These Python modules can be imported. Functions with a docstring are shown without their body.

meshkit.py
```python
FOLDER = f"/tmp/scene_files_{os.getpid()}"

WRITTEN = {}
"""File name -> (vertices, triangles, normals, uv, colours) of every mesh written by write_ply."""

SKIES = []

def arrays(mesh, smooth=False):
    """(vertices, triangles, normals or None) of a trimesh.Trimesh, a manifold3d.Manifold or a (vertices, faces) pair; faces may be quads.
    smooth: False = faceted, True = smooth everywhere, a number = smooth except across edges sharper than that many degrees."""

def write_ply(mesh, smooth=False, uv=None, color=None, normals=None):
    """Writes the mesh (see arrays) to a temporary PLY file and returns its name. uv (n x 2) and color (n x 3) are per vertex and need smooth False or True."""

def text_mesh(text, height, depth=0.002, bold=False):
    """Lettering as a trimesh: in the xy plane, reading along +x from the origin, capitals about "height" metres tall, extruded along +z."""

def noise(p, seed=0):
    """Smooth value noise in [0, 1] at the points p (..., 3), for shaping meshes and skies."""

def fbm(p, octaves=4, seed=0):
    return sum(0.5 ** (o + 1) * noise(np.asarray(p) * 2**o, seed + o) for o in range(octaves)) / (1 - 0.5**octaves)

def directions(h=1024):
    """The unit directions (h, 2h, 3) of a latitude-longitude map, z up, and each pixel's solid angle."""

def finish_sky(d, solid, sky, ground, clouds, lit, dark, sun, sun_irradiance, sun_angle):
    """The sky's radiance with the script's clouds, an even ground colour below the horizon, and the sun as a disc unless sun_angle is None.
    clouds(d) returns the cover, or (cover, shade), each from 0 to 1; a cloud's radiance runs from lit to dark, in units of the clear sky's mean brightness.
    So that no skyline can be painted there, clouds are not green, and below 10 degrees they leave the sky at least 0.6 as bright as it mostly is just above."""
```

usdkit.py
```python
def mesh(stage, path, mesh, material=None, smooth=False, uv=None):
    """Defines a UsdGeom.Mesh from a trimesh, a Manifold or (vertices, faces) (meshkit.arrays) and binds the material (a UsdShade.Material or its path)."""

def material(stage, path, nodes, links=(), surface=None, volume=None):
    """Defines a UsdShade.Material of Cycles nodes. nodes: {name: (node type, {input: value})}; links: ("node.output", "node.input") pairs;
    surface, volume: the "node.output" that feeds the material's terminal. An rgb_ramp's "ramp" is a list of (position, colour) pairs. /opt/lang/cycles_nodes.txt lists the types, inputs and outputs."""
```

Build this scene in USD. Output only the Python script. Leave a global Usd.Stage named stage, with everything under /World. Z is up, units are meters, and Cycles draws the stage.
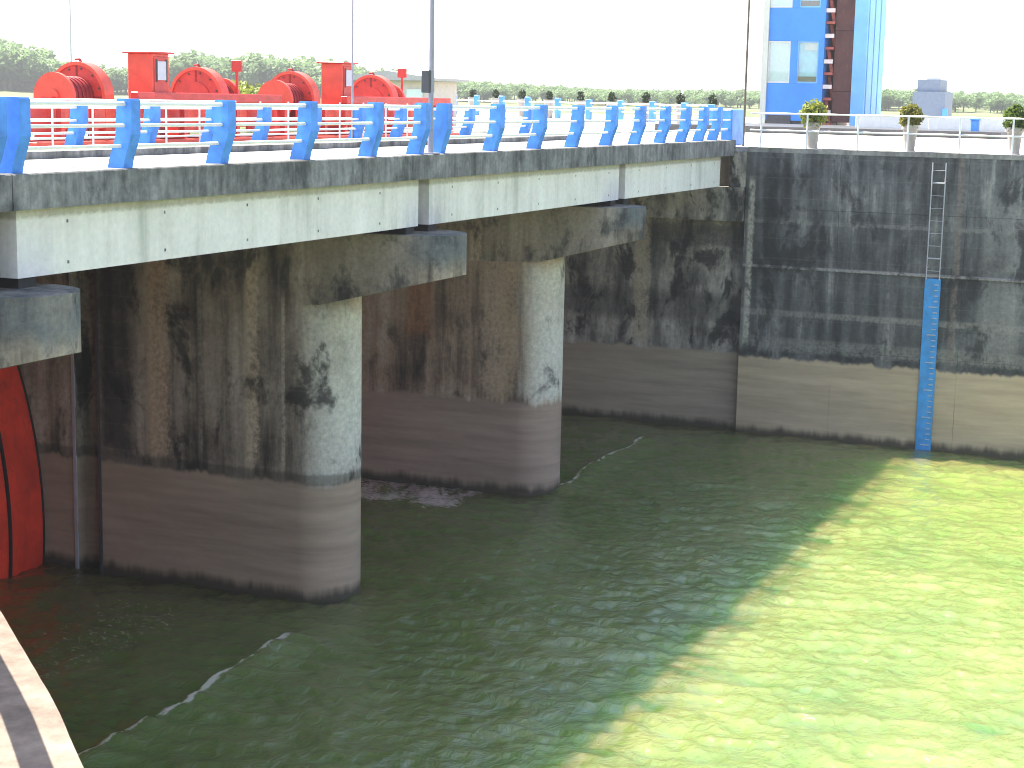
import math, random
import numpy as np, trimesh, usdkit, meshkit
import shapely.geometry as sg
from pxr import Usd, UsdGeom, UsdLux, UsdShade, Gf, Sdf, Vt

stage = Usd.Stage.CreateInMemory()
UsdGeom.SetStageUpAxis(stage, 'Z'); UsdGeom.SetStageMetersPerUnit(stage, 1.0)
UsdGeom.Xform.Define(stage, '/World'); UsdGeom.Scope.Define(stage, '/World/Looks')
random.seed(7); rng = np.random.default_rng(7)

# ------------------------------------------------------------------ camera
# x runs along the bridge (away), y upstream (left), z up, still water of the tail bay at z = 0
FPX, ROLL, PITCH, YAW = 1700.0, 0.02, math.radians(9.4809), math.radians(23.3055)
EYE = (0.0, 0.0, 11.6)
EXPOSURE = 2.25
cam = UsdGeom.Camera.Define(stage, '/World/camera')
fw = np.array([math.cos(YAW)*math.cos(PITCH), math.sin(YAW)*math.cos(PITCH), -math.sin(PITCH)])
r0 = np.array([math.sin(YAW), -math.cos(YAW), 0.0]); u0 = np.cross(r0, fw)
rt = math.cos(ROLL)*r0 + math.sin(ROLL)*u0; up = -math.sin(ROLL)*r0 + math.cos(ROLL)*u0
cam.AddTransformOp().Set(Gf.Matrix4d(*rt, 0, *up, 0, *(-fw), 0, *EYE, 1))
cam.CreateHorizontalApertureAttr(36.0); cam.CreateVerticalApertureAttr(27.0)
cam.CreateFocalLengthAttr(36.0*FPX/1024); cam.CreateClippingRangeAttr(Gf.Vec2f(0.1, 20000))
cam.CreateExposureAttr(EXPOSURE)

# ------------------------------------------------------------------ sun and sky
S = np.array([0.13, 0.62, 1.0]); S /= np.linalg.norm(S)            # towards the sun: upstream, high
SUN_EL, SUN_ROT = math.asin(S[2]), math.atan2(S[0], S[1])
sun = UsdLux.DistantLight.Define(stage, '/World/sun')
sun.CreateIntensityAttr(1.2); sun.CreateAngleAttr(0.53); sun.CreateNormalizeAttr(True); sun.CreateColorAttr(Gf.Vec3f(1.0, 0.94, 0.83))
q = np.cross([0, 0, 1.0], S); q /= np.linalg.norm(q); p_ = np.cross(S, q)
sun.AddTransformOp().Set(Gf.Matrix4d(*q, 0, *p_, 0, *S, 0, 0, 0, 0, 1))
sky = UsdLux.DomeLight.Define(stage, '/World/sky')
skym = usdkit.material(stage, '/World/Looks/sky_look', {
    'tc': ('texture_coordinate', {}),
    'mp': ('mapping', {'scale': (1.0, 1.0, 2.6)}),
    'nz': ('noise_texture', {'scale': 2.3, 'detail': 7.0, 'roughness': 0.58}),
    'rp': ('rgb_ramp', {'ramp': [(0.5, (0, 0, 0)), (0.78, (0.2, 0.2, 0.2))]}),
    'sk': ('sky_texture', {'sky_type': 'single_scattering', 'sun_disc': False, 'sun_elevation': SUN_EL, 'sun_rotation': SUN_ROT, 'aerosol_density': 2.0}),
    'mx': ('mix', {'color2': (3.0, 3.0, 3.0)}),
    'sz': ('separate_xyz', {}), 'hf': ('map_range', {'range_type': 'smoothstep', 'from_min': 0.38, 'from_max': 0.02, 'to_min': 0.0, 'to_max': 0.9, 'clamp': True}), 'hx': ('mix', {'color2': (3.9, 3.93, 4.0)}),
    'bg': ('background_shader', {'strength': 0.088})},
    [('tc.generated', 'mp.vector'), ('mp.vector', 'nz.vector'), ('nz.fac', 'rp.fac'), ('rp.color', 'mx.fac'), ('sk.color', 'mx.color1'), ('tc.generated', 'sz.vector'), ('sz.z', 'hf.value'), ('hf.result', 'hx.fac'), ('mx.color', 'hx.color1'), ('hx.color', 'bg.color')], surface='bg.background')
UsdShade.MaterialBindingAPI.Apply(sky.GetPrim()).Bind(skym)

# ------------------------------------------------------------------ helpers
used = {}
def numbered(parent, name):
    k = (parent, name); n = used.get(k, -1) + 1; used[k] = n
    return name if n == 0 else '%s_%03d' % (name, n)
def keys(prim, label=None, category=None, group=None, kind=None):
    for k, v in (('label', label), ('category', category), ('group', group), ('kind', kind)):
        if v: prim.SetCustomDataByKey(k, v)
def cat(*ms): return ms[0] if len(ms) == 1 else trimesh.util.concatenate(list(ms))
def box(x0, x1, y0, y1, z0, z1, bev=0.0):
    if bev <= 0:
        m = trimesh.creation.box([x1-x0, y1-y0, z1-z0]); m.apply_translation([(x0+x1)/2, (y0+y1)/2, (z0+z1)/2]); return m
    b = min(bev, (x1-x0)/2.1, (y1-y0)/2.1, (z1-z0)/2.1); pts = []
    for sx, xx in ((1, x0), (-1, x1)):
        for sy, yy in ((1, y0), (-1, y1)):
            for sz, zz in ((1, z0), (-1, z1)):
                pts += [(xx+sx*b, yy+sy*b, zz), (xx+sx*b, yy, zz+sz*b), (xx, yy+sy*b, zz+sz*b)]
    return trimesh.convex.convex_hull(np.array(pts))
def prism(poly, axis, a0, a1):
    """polygon in the two other axes (in x,y,z order), extruded along axis from a0 to a1"""
    m = trimesh.creation.extrude_polygon(sg.Polygon(poly), abs(a1-a0), engine='earcut')
    v = np.array(m.vertices); w = np.zeros_like(v); o = [i for i in range(3) if i != axis]
    w[:, o[0]], w[:, o[1]], w[:, axis] = v[:, 0], v[:, 1], v[:, 2] + min(a0, a1)
    m = trimesh.Trimesh(w, m.faces, process=False); m.fix_normals(); return m
def cyl(p, q_, r, n=12, r2=None):
    p, q_ = np.array(p, float), np.array(q_, float); d = q_-p; L = np.linalg.norm(d); d /= L
    a = np.cross(d, [0, 0, 1.0]) if abs(d[2]) < 0.95 else np.cross(d, [1.0, 0, 0]); a /= np.linalg.norm(a); b = np.cross(d, a)
    t = np.arange(n)*2*np.pi/n; ring = np.cos(t)[:, None]*a + np.sin(t)[:, None]*b; r2 = r if r2 is None else r2
    v = np.vstack([p+ring*r, q_+ring*r2, [p], [q_]]); f = []
    for i in range(n):
        j = (i+1) % n; f += [(i, j, n+j), (i, n+j, n+i), (2*n, j, i), (2*n+1, n+i, n+j)]
    m = trimesh.Trimesh(v, f, process=False); m.fix_normals(); return m
def lathe(profile, n=20):
    m = trimesh.creation.revolve(np.array(profile, float), sections=n); return m
def at(m, x, y, z): m = m.copy(); m.apply_translation([x, y, z]); return m
def weather(m, amp, scale, size, seed=0):
    """break up a big plain surface: subdivide and push vertices by a little noise"""
    v, f = trimesh.remesh.subdivide_to_size(m.vertices, m.faces, size, max_iter=12)
    m = trimesh.Trimesh(v, f); m.merge_vertices()
    d = np.stack([meshkit.fbm(m.vertices*scale + 31*k, 3, seed+k) - 0.5 for k in range(3)], 1)*2*amp
    m.vertices = m.vertices + d; return m

class Thing:
    def __init__(s, name, label=None, category=None, loc=(0, 0, 0), group=None, kind=None):
        s.path = '/World/' + numbered('/World', name); s.loc = np.array(loc, float); s.label = label
        x = UsdGeom.Xform.Define(stage, s.path); x.AddTranslateOp().Set(Gf.Vec3d(*map(float, loc))); s.x = x; s.prim = x.GetPrim()
        s.name, s.category, s.group = name, category, group
        keys(s.prim, label, category, group, kind)
    def part(s, name, m, mat, smooth=False, under=None, label=None, kind=None):
        m = m.copy(); m.apply_translation(-s.loc)
        par = under or s.path; path = par + '/' + numbered(par, name)
        me = usdkit.mesh(stage, path, m, M[mat], smooth=smooth); keys(me.GetPrim(), label, kind=kind); return path
def single(name, m, mat, label=None, category=None, group=None, kind=None, smooth=False):
    path = '/World/' + numbered('/World', name); me = usdkit.mesh(stage, path, m, M[mat], smooth=smooth)
    keys(me.GetPrim(), label, category, group, kind); return me
def dup(t, loc, label, group=None, rot=0):
    path = '/World/' + numbered('/World', t.name); x = UsdGeom.Xform.Define(stage, path)
    x.GetPrim().GetReferences().AddInternalReference(t.path); x.GetPrim().SetInstanceable(True)
    x.ClearXformOpOrder(); x.AddTranslateOp().Set(Gf.Vec3d(*map(float, loc)))
    if rot: x.AddRotateZOp().Set(float(rot))
    keys(x.GetPrim(), label, t.category, group or t.group)

# ------------------------------------------------------------------ materials
M = {}
def mat(name, nodes, links, surface='p.BSDF', volume=None):
    M[name] = usdkit.material(stage, '/World/Looks/' + name, nodes, links, surface=surface, volume=volume)
def paint(name, col, rough=0.5, var=0.25, scale=3.0, spec=0.4, dirt=(0.25, 0.22, 0.18), dirtamt=0.25, metal=0.0):
    lo = tuple(c*(1-var) for c in col); hi = tuple(min(1, c*(1+var*0.6)) for c in col)
    mat(name, {'g': ('geometry', {}), 'n': ('noise_texture', {'scale': scale, 'detail': 5.0, 'roughness': 0.6}),
        'r': ('rgb_ramp', {'ramp': [(0.3, lo), (0.7, hi)]}),
        'm': ('mapping', {'scale': (4.0, 4.0, 0.8)}), 'n2': ('noise_texture', {'scale': 2.0, 'detail': 6.0, 'roughness': 0.7}),
        'r2': ('rgb_ramp', {'ramp': [(0.52, (0, 0, 0)), (0.78, (dirtamt,)*3)]}), 'x': ('mix', {'color2': dirt}),
        'b': ('bump', {'strength': 0.12, 'distance': 0.01}), 'p': ('principled_bsdf', {'roughness': rough, 'specular_ior_level': spec, 'metallic': metal})},
        [('g.position', 'n.vector'), ('n.fac', 'r.fac'), ('g.position', 'm.vector'), ('m.vector', 'n2.vector'), ('n2.fac', 'r2.fac'), ('r2.color', 'x.fac'),
         ('r.color', 'x.color1'), ('x.color', 'p.base_color'), ('n2.fac', 'b.height'), ('b.normal', 'p.normal')])

def concrete(name, stops, streak=0.62, sscale=(2.2, 2.2, 0.14), blotch=0.4, lift=None, mud=None, mudtop=2.78, patches=(), grain=(0.72, 1.18), rough=0.9, bump=0.25, growth=None, lines=None):
    """stops: colour ramp over (streaks + blotches). patches: (axis, centre, half width, colour, strength, z0, z1). mud: colour of the tide band below mudtop."""
    N = {'g': ('geometry', {}), 'sx': ('separate_xyz', {}),
         'ms': ('mapping', {'scale': sscale}), 'ns': ('noise_texture', {'scale': 1.0, 'detail': 6.0, 'roughness': 0.62}),
         'nb': ('noise_texture', {'scale': blotch, 'detail': 5.0, 'roughness': 0.62}),
         'ng': ('noise_texture', {'scale': 9.0, 'detail': 6.0, 'roughness': 0.7}),
         'a1': ('math', {'math_type': 'multiply', 'value2': streak}), 'a2': ('math', {'math_type': 'multiply_add', 'value2': 1-streak}),
         'r': ('rgb_ramp', {'ramp': stops}), 'rg': ('rgb_ramp', {'ramp': [(0.3, (grain[0],)*3), (0.7, (grain[1],)*3)]}),
         'mg': ('mix', {'mix_type': 'multiply', 'fac': 1.0}),
         'b1': ('bump', {'strength': bump, 'distance': 0.03}), 'p': ('principled_bsdf', {'roughness': rough, 'specular_ior_level': 0.25})}
    L = [('g.position', 'sx.vector'), ('g.position', 'ms.vector'), ('ms.vector', 'ns.vector'), ('g.position', 'nb.vector'), ('g.position', 'ng.vector'),
         ('ns.fac', 'a1.value1'), ('nb.fac', 'a2.value1'), ('a1.value', 'a2.value3'), ('a2.value', 'r.fac'), ('ng.fac', 'rg.fac')]
    cur = 'r.color'
    for i, (ax, c, hw, col, stren, z0, z1) in enumerate(patches):
        k = 'q%d' % i
        N.update({k+'o': ('math', {'math_type': 'multiply_add', 'value2': hw*1.3, 'value3': -c-hw*0.65}), k+'s': ('math', {'math_type': 'add'}), k+'b': ('math', {'math_type': 'absolute'}),
                  k+'m': ('map_range', {'range_type': 'smoothstep', 'from_min': hw*1.25, 'from_max': hw*0.5, 'to_min': 0.0, 'to_max': stren, 'clamp': True}),
                  k+'zo': ('math', {'math_type': 'multiply_add', 'value2': 1.2, 'value3': -0.6}), k+'zs': ('math', {'math_type': 'add'}),
                  k+'z0': ('map_range', {'range_type': 'smoothstep', 'from_min': z0-0.25, 'from_max': z0+0.25, 'clamp': True}),
                  k+'z1': ('map_range', {'range_type': 'smoothstep', 'from_min': z1+0.25, 'from_max': z1-0.25, 'clamp': True}),
                  k+'x': ('math', {'math_type': 'multiply'}), k+'y': ('math', {'math_type': 'multiply'}), k+'v': ('math', {'math_type': 'multiply'}),
                  k+'f': ('map_range', {'from_min': 0.3, 'from_max': 0.55, 'to_min': 0.45, 'to_max': 1.0, 'clamp': True}),
                  k+'c': ('mix', {'color2': col})})
        L += [('ng.fac' if hw < 0.5 else 'nb.fac', k+'o.value1'), (k+'o.value', k+'s.value1'), ('sx.'+'xyz'[ax], k+'s.value2'), (k+'s.value', k+'b.value1'), (k+'b.value', k+'m.value'),
              ('ns.fac', k+'zo.value1'), (k+'zo.value', k+'zs.value1'), ('sx.z', k+'zs.value2'), (k+'zs.value', k+'z0.value'), (k+'zs.value', k+'z1.value'),
              (k+'m.result', k+'x.value1'), (k+'z0.result', k+'x.value2'), (k+'x.value', k+'y.value1'), (k+'z1.result', k+'y.value2'),
              ('nb.fac' if hw > 0.5 else 'ng.fac', k+'f.value'), (k+'y.value', k+'v.value1'), (k+'f.result', k+'v.value2'), (k+'v.value', k+'c.fac'), (cur, k+'c.color1')]
        cur = k+'c.color'
    if growth:      # broken patches of black algae: (threshold, softness, colour, strength)
        th, so, gc, gs = growth
        N.update({'gm': ('mapping', {'scale': (0.9, 0.9, 0.55)}), 'gn': ('noise_texture', {'scale': 1.0, 'detail': 9.0, 'roughness': 0.68, 'distortion': 0.35}),
                  'gf': ('map_range', {'range_type': 'smoothstep', 'from_min': th-so, 'from_max': th+so, 'to_max': gs, 'clamp': True}), 'gx': ('mix', {'color2': gc})})
        L += [('g.position', 'gm.vector'), ('gm.vector', 'gn.vector'), ('gn.fac', 'gf.value'), ('gf.result', 'gx.fac'), (cur, 'gx.color1')]; cur = 'gx.color'
    if lines:       # faint horizontal shutter-board lines every few decimetres
        N.update({'lz': ('math', {'math_type': 'multiply_add', 'value2': 1/lines, 'value3': 50.0}), 'lf': ('math', {'math_type': 'fraction'}),
                  'lm': ('map_range', {'range_type': 'smoothstep', 'from_min': 0.0, 'from_max': 0.07, 'to_min': 0.22, 'to_max': 0.0, 'clamp': True}), 'lb': ('math', {'math_type': 'multiply'}), 'lx': ('mix', {'color2': (0.34, 0.32, 0.28)})})
        L += [('sx.z', 'lz.value1'), ('lz.value', 'lf.value1'), ('lf.value', 'lm.value'), ('lm.result', 'lb.value1'), ('nb.fac', 'lb.value2'), ('lb.value', 'lx.fac'), (cur, 'lx.color1')]; cur = 'lx.color'
    L += [(cur, 'mg.color1'), ('rg.color', 'mg.color2')]; cur = 'mg.color'
    if mud:
        N.update({'mm': ('mapping', {'scale': (0.3, 0.3, 3.2)}), 'mn': ('noise_texture', {'scale': 1.0, 'detail': 6.0, 'roughness': 0.65}),
                  'mr': ('rgb_ramp', {'ramp': [(0.3, tuple(c*0.78 for c in mud)), (0.52, mud), (0.7, tuple(c*1.18 for c in mud))]}),
                  'mo': ('math', {'math_type': 'multiply_add', 'value2': 0.55, 'value3': -0.27}), 'mz': ('math', {'math_type': 'add'}),
                  'mf': ('map_range', {'range_type': 'smoothstep', 'from_min': mudtop+0.07, 'from_max': mudtop-0.07, 'clamp': True}), 'mx': ('mix', {}),
                  'wf': ('map_range', {'range_type': 'smoothstep', 'from_min': 0.42, 'from_max': 0.1, 'clamp': True, 'to_max': 0.85}), 'wx': ('mix', {'color2': (0.018, 0.02, 0.012)})})
        L += [('g.position', 'mm.vector'), ('mm.vector', 'mn.vector'), ('mn.fac', 'mr.fac'), ('ns.fac', 'mo.value1'), ('mo.value', 'mz.value1'), ('sx.z', 'mz.value2'),
              ('mz.value', 'mf.value'), ('mf.result', 'mx.fac'), (cur, 'mx.color1'), ('mr.color', 'mx.color2'), ('mz.value', 'wf.value'), ('wf.result', 'wx.fac'), ('mx.color', 'wx.color1')]
        cur = 'wx.color'
    L += [(cur, 'p.base_color'), ('ng.fac', 'b1.height'), ('b1.normal', 'p.normal')]
    mat(name, N, L)

DARK = (0.018, 0.02, 0.019)
PIER_STOPS = [(0.34, (0.04, 0.034, 0.028)), (0.42, (0.15, 0.12, 0.09)), (0.5, (0.31, 0.25, 0.19)), (0.61, (0.48, 0.4, 0.32))]
PIER_MARKS = [(1, 23.4, 0.33, (0.56, 0.4, 0.27), 0.92, 3.1, 9.5), (1, 20.8, 0.2, (0.56, 0.44, 0.31), 0.95, 3.1, 9.5), (1, 19.95, 0.05, (0.5, 0.43, 0.33), 0.8, 3.1, 7.0), (1, 24.6, 0.6, (0.018, 0.018, 0.02), 0.85, 3.0, 9.6), (1, 22.2, 0.07, (0.33, 0.28, 0.22), 0.6, 3.2, 9.0)]  # near-black strip paints the darkness of a slot onto the flat side
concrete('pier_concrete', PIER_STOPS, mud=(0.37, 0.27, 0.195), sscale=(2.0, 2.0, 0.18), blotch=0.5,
         patches=PIER_MARKS + [(1, 18.2, 1.3, (0.62, 0.585, 0.5), 0.9, 2.9, 6.9), (2, 2.9, 0.16, (0.035, 0.033, 0.025), 0.6, 0, 12)],  # pale nose patch: sky light on the rounded end painted into the concrete
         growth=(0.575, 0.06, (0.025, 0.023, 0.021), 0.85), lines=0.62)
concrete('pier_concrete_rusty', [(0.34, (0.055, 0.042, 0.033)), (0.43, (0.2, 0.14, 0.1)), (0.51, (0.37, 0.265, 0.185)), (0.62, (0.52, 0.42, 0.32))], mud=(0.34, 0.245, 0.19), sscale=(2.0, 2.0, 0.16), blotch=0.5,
         patches=[(1, 22.6, 0.5, (0.42, 0.2, 0.09), 0.65, 4.5, 9.0), (1, 20.1, 0.5, (0.46, 0.34, 0.24), 0.85, 3.0, 9.5), (1, 18.2, 1.1, (0.64, 0.6, 0.52), 0.9, 2.9, 6.9), (1, 19.75, 0.3, (0.45, 0.32, 0.2), 0.6, 2.9, 7.0)],  # nose painted paler here too, for the sky light it catches
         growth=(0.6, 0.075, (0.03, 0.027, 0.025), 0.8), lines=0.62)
concrete('cap_concrete', PIER_STOPS, blotch=0.5, sscale=(2.0, 2.0, 0.18), patches=PIER_MARKS + [(1, 18.0, 1.2, (0.36, 0.31, 0.25), 0.7, 6, 9), (1, 15.3, 1.7, (0.1, 0.12, 0.135), 0.85, 7.98, 9.0)],  # cap end: dark stain with the bluish sky tint painted into it
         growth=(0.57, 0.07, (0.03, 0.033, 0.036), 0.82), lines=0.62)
concrete('wall_concrete', [(0.36, (0.03, 0.032, 0.032)), (0.46, (0.068, 0.07, 0.069)), (0.55, (0.13, 0.13, 0.124)), (0.64, (0.33, 0.315, 0.28))], mud=(0.43, 0.335, 0.22), blotch=0.45, sscale=(1.8, 1.8, 0.16),  # mud kept lighter: bounce off the sunlit water put into its colour
         patches=[(2, 6.02, 0.055, (0.34, 0.32, 0.28), 0.8, 0, 12), (2, 3.3, 0.25, (0.24, 0.23, 0.195), 0.6, 0, 12), (2, 4.4, 0.12, (0.26, 0.245, 0.21), 0.6, 0, 12), (2, 7.6, 0.08, (0.22, 0.21, 0.19), 0.5, 0, 12), (1, 7.4, 0.75, (0.24, 0.23, 0.21), 0.6, 3.2, 8.6), (1, 8.95, 0.12, (0.2, 0.16, 0.13), 0.6, 3, 10), (1, 16.1, 0.12, (0.42, 0.39, 0.32), 0.9, 3.2, 9.0)],
         growth=(0.57, 0.06, (0.024, 0.026, 0.026), 0.8), lines=0.7)
concrete('abutment_concrete', [(0.36, (0.04, 0.039, 0.034)), (0.44, (0.15, 0.14, 0.122)), (0.52, (0.33, 0.3, 0.255)), (0.63, (0.52, 0.48, 0.41))], mud=(0.34, 0.28, 0.205), blotch=0.6, sscale=(1.6, 1.6, 0.3),
         patches=[(2, 7.0, 0.45, (0.03, 0.032, 0.03), 0.8, 0, 12), (2, 4.4, 0.6, (0.03, 0.032, 0.03), 0.6, 0, 12), (1, 20.2, 0.32, (0.42, 0.35, 0.25), 0.85, 3.0, 9.0)], growth=(0.555, 0.05, (0.025, 0.026, 0.025), 0.9), lines=0.62)  # band just below the bearing shelf paints in the shade it casts
concrete('slab_concrete', [(0.36, (0.07, 0.07, 0.068)), (0.47, (0.16, 0.157, 0.15)), (0.57, (0.25, 0.245, 0.235)), (0.68, (0.36, 0.35, 0.32))], streak=0.5, sscale=(4, 4, 0.8), blotch=1.1, growth=(0.58, 0.06, (0.05, 0.05, 0.05), 0.7))
concrete('beam_concrete', [(0.34, (0.5, 0.49, 0.43)), (0.46, (0.71, 0.67, 0.61)), (0.6, (0.8, 0.76, 0.7)), (0.7, (0.83, 0.79, 0.74))], blotch=0.6, bump=0.12, grain=(0.9, 1.06),
         patches=[(2, 9.78, 0.1, (0.3, 0.28, 0.2), 0.7, 0, 12)])  # brownish top strip paints in the shadow line under the slab overhang
concrete('pale_concrete', [(0.35, (0.38, 0.35, 0.3)), (0.5, (0.52, 0.49, 0.43)), (0.65, (0.62, 0.58, 0.52))], streak=0.2, blotch=0.8)
concrete('coping_concrete', [(0.36, (0.105, 0.08, 0.062)), (0.5, (0.155, 0.12, 0.094)), (0.65, (0.2, 0.16, 0.127))], streak=0.1, blotch=2.5)
concrete('joint_concrete', [(0.36, (0.06, 0.055, 0.045)), (0.5, (0.14, 0.125, 0.1)), (0.65, (0.22, 0.2, 0.17))])
concrete('road_surface', [(0.36, (0.2, 0.19, 0.18)), (0.5, (0.3, 0.29, 0.27)), (0.65, (0.38, 0.37, 0.35))], streak=0.1, blotch=0.5)
concrete('coping_dark', [(0.36, (0.1, 0.1, 0.09)), (0.5, (0.22, 0.21, 0.19)), (0.65, (0.34, 0.32, 0.28))])
paint('blue_paint', (0.07, 0.28, 0.77), var=0.3, dirtamt=0.22, dirt=(0.05, 0.12, 0.2))
paint('tower_blue', (0.06, 0.27, 0.78), var=0.12, dirtamt=0.15, scale=0.7)
paint('tower_light_blue', (0.2, 0.47, 0.8), var=0.15, dirtamt=0.1, scale=0.7)
paint('tower_cream', (0.6, 0.6, 0.52), var=0.08, dirtamt=0.1)
paint('tower_maroon', (0.1, 0.026, 0.022), var=0.3, dirtamt=0.25, scale=1.0)
paint('stair_red', (0.4, 0.08, 0.06), var=0.2)
paint('red_paint', (0.58, 0.045, 0.034), var=0.22, dirtamt=0.2, dirt=(0.2, 0.06, 0.04), rough=0.42)
paint('red_orange_paint', (0.7, 0.085, 0.048), var=0.18, dirtamt=0.15, dirt=(0.25, 0.08, 0.05), rough=0.42)
paint('dark_red_paint', (0.24, 0.014, 0.018), var=0.25, dirtamt=0.3, dirt=(0.05, 0.02, 0.02))
paint('gate_red', (0.75, 0.045, 0.02), var=0.4, scale=0.9, dirtamt=0.7, dirt=(0.12, 0.05, 0.035), rough=0.55)
paint('white_pipe', (0.78, 0.78, 0.76), var=0.08, dirtamt=0.15, rough=0.4)
paint('white_wall', (0.72, 0.71, 0.67), var=0.08, dirtamt=0.15)
paint('galvanised', (0.42, 0.42, 0.45), var=0.15, dirtamt=0.2, metal=0.2)
paint('lamp_pole_grey', (0.3, 0.29, 0.34), var=0.12, dirtamt=0.2)
paint('black_rubber', (0.012, 0.012, 0.013), var=0.2, dirtamt=0.2, dirt=(0.04, 0.035, 0.03))
paint('steel_dark', (0.06, 0.06, 0.065), var=0.2, dirtamt=0.2)
paint('pale_panel', (0.55, 0.55, 0.58), var=0.1)
paint('gauge_blue', (0.045, 0.27, 0.6), var=0.25, scale=4.0, dirtamt=0.65, dirt=(0.16, 0.24, 0.28))
paint('pot_concrete', (0.34, 0.31, 0.285), var=0.2, dirtamt=0.3)
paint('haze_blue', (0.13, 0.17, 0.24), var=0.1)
paint('roof_grey', (0.45, 0.42, 0.4), var=0.15)
paint('house_pink', (0.7, 0.58, 0.54), var=0.1)
paint('door_teal', (0.06, 0.2, 0.25), var=0.15)
mat('pane_glass', {'t': ('transparent_bsdf', {'color': (0.93, 0.97, 0.97)}), 'g': ('glossy_bsdf', {'color': (1, 1, 1), 'roughness': 0.02}), 'w': ('layer_weight', {'blend': 0.25}), 'a': ('math', {'math_type': 'multiply_add', 'value2': 0.5, 'value3': 0.1}), 'x': ('mix_closure', {})},
    [('w.facing', 'a.value1'), ('a.value', 'x.fac'), ('t.BSDF', 'x.closure1'), ('g.BSDF', 'x.closure2')], surface='x.closure')
paint('pane_pale', (0.76, 0.84, 0.84), var=0.05, rough=0.2)
paint('room_cyan', (0.42, 0.78, 0.86), var=0.15)
def leafmat(name, a, b, c=None):
    mat(name, {'g': ('geometry', {}), 'n': ('noise_texture', {'scale': 1.6, 'detail': 2.0}), 'o': ('object_info', {}), 'ad': ('math', {'math_type': 'multiply_add', 'value2': 0.5}),
        'sc': ('math', {'math_type': 'multiply', 'value2': 0.5}),
        'r': ('rgb_ramp', {'ramp': [(0.25, a), (0.55, b), (0.8, c or b)]}), 'p': ('principled_bsdf', {'roughness': 0.6, 'specular_ior_level': 0.25}),
        't': ('translucent_bsdf', {}), 'x': ('mix_closure', {'fac': 0.42})},
        [('g.random_per_island', 'ad.value1'), ('n.fac', 'sc.value1'), ('sc.value', 'ad.value3'), ('ad.value', 'r.fac'), ('r.color', 'p.base_color'), ('r.color', 't.color'), ('p.BSDF', 'x.closure1'), ('t.BSDF', 'x.closure2')], surface='x.closure')
leafmat('leaf_green', (0.03, 0.065, 0.018), (0.07, 0.12, 0.03), (0.12, 0.17, 0.045))
leafmat('leaf_far', (0.15, 0.23, 0.09), (0.23, 0.33, 0.12), (0.3, 0.41, 0.16))  # paled leaf colours: distance haze painted into the foliage
leafmat('leaf_yellow', (0.2, 0.23, 0.04), (0.36, 0.38, 0.06), (0.46, 0.44, 0.09))
leafmat('leaf_orange', (0.16, 0.16, 0.03), (0.36, 0.22, 0.05), (0.5, 0.3, 0.09))
leafmat('leaf_bright', (0.08, 0.13, 0.02), (0.16, 0.24, 0.04), (0.24, 0.3, 0.06))
leafmat('leaf_dark', (0.02, 0.035, 0.012), (0.04, 0.06, 0.02), (0.06, 0.08, 0.03))
paint('bark', (0.12, 0.09, 0.065), var=0.3)
concrete('grass_ground', [(0.35, (0.06, 0.08, 0.03)), (0.5, (0.1, 0.12, 0.045)), (0.65, (0.16, 0.16, 0.08))], streak=0.1, blotch=0.06)
mat('haze_air', {'v': ('principled_volume', {'color': (0.93, 0.96, 1.0), 'density': 0.0002, 'anisotropy': 0.3})}, [], surface=None, volume='v.volume')
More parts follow.
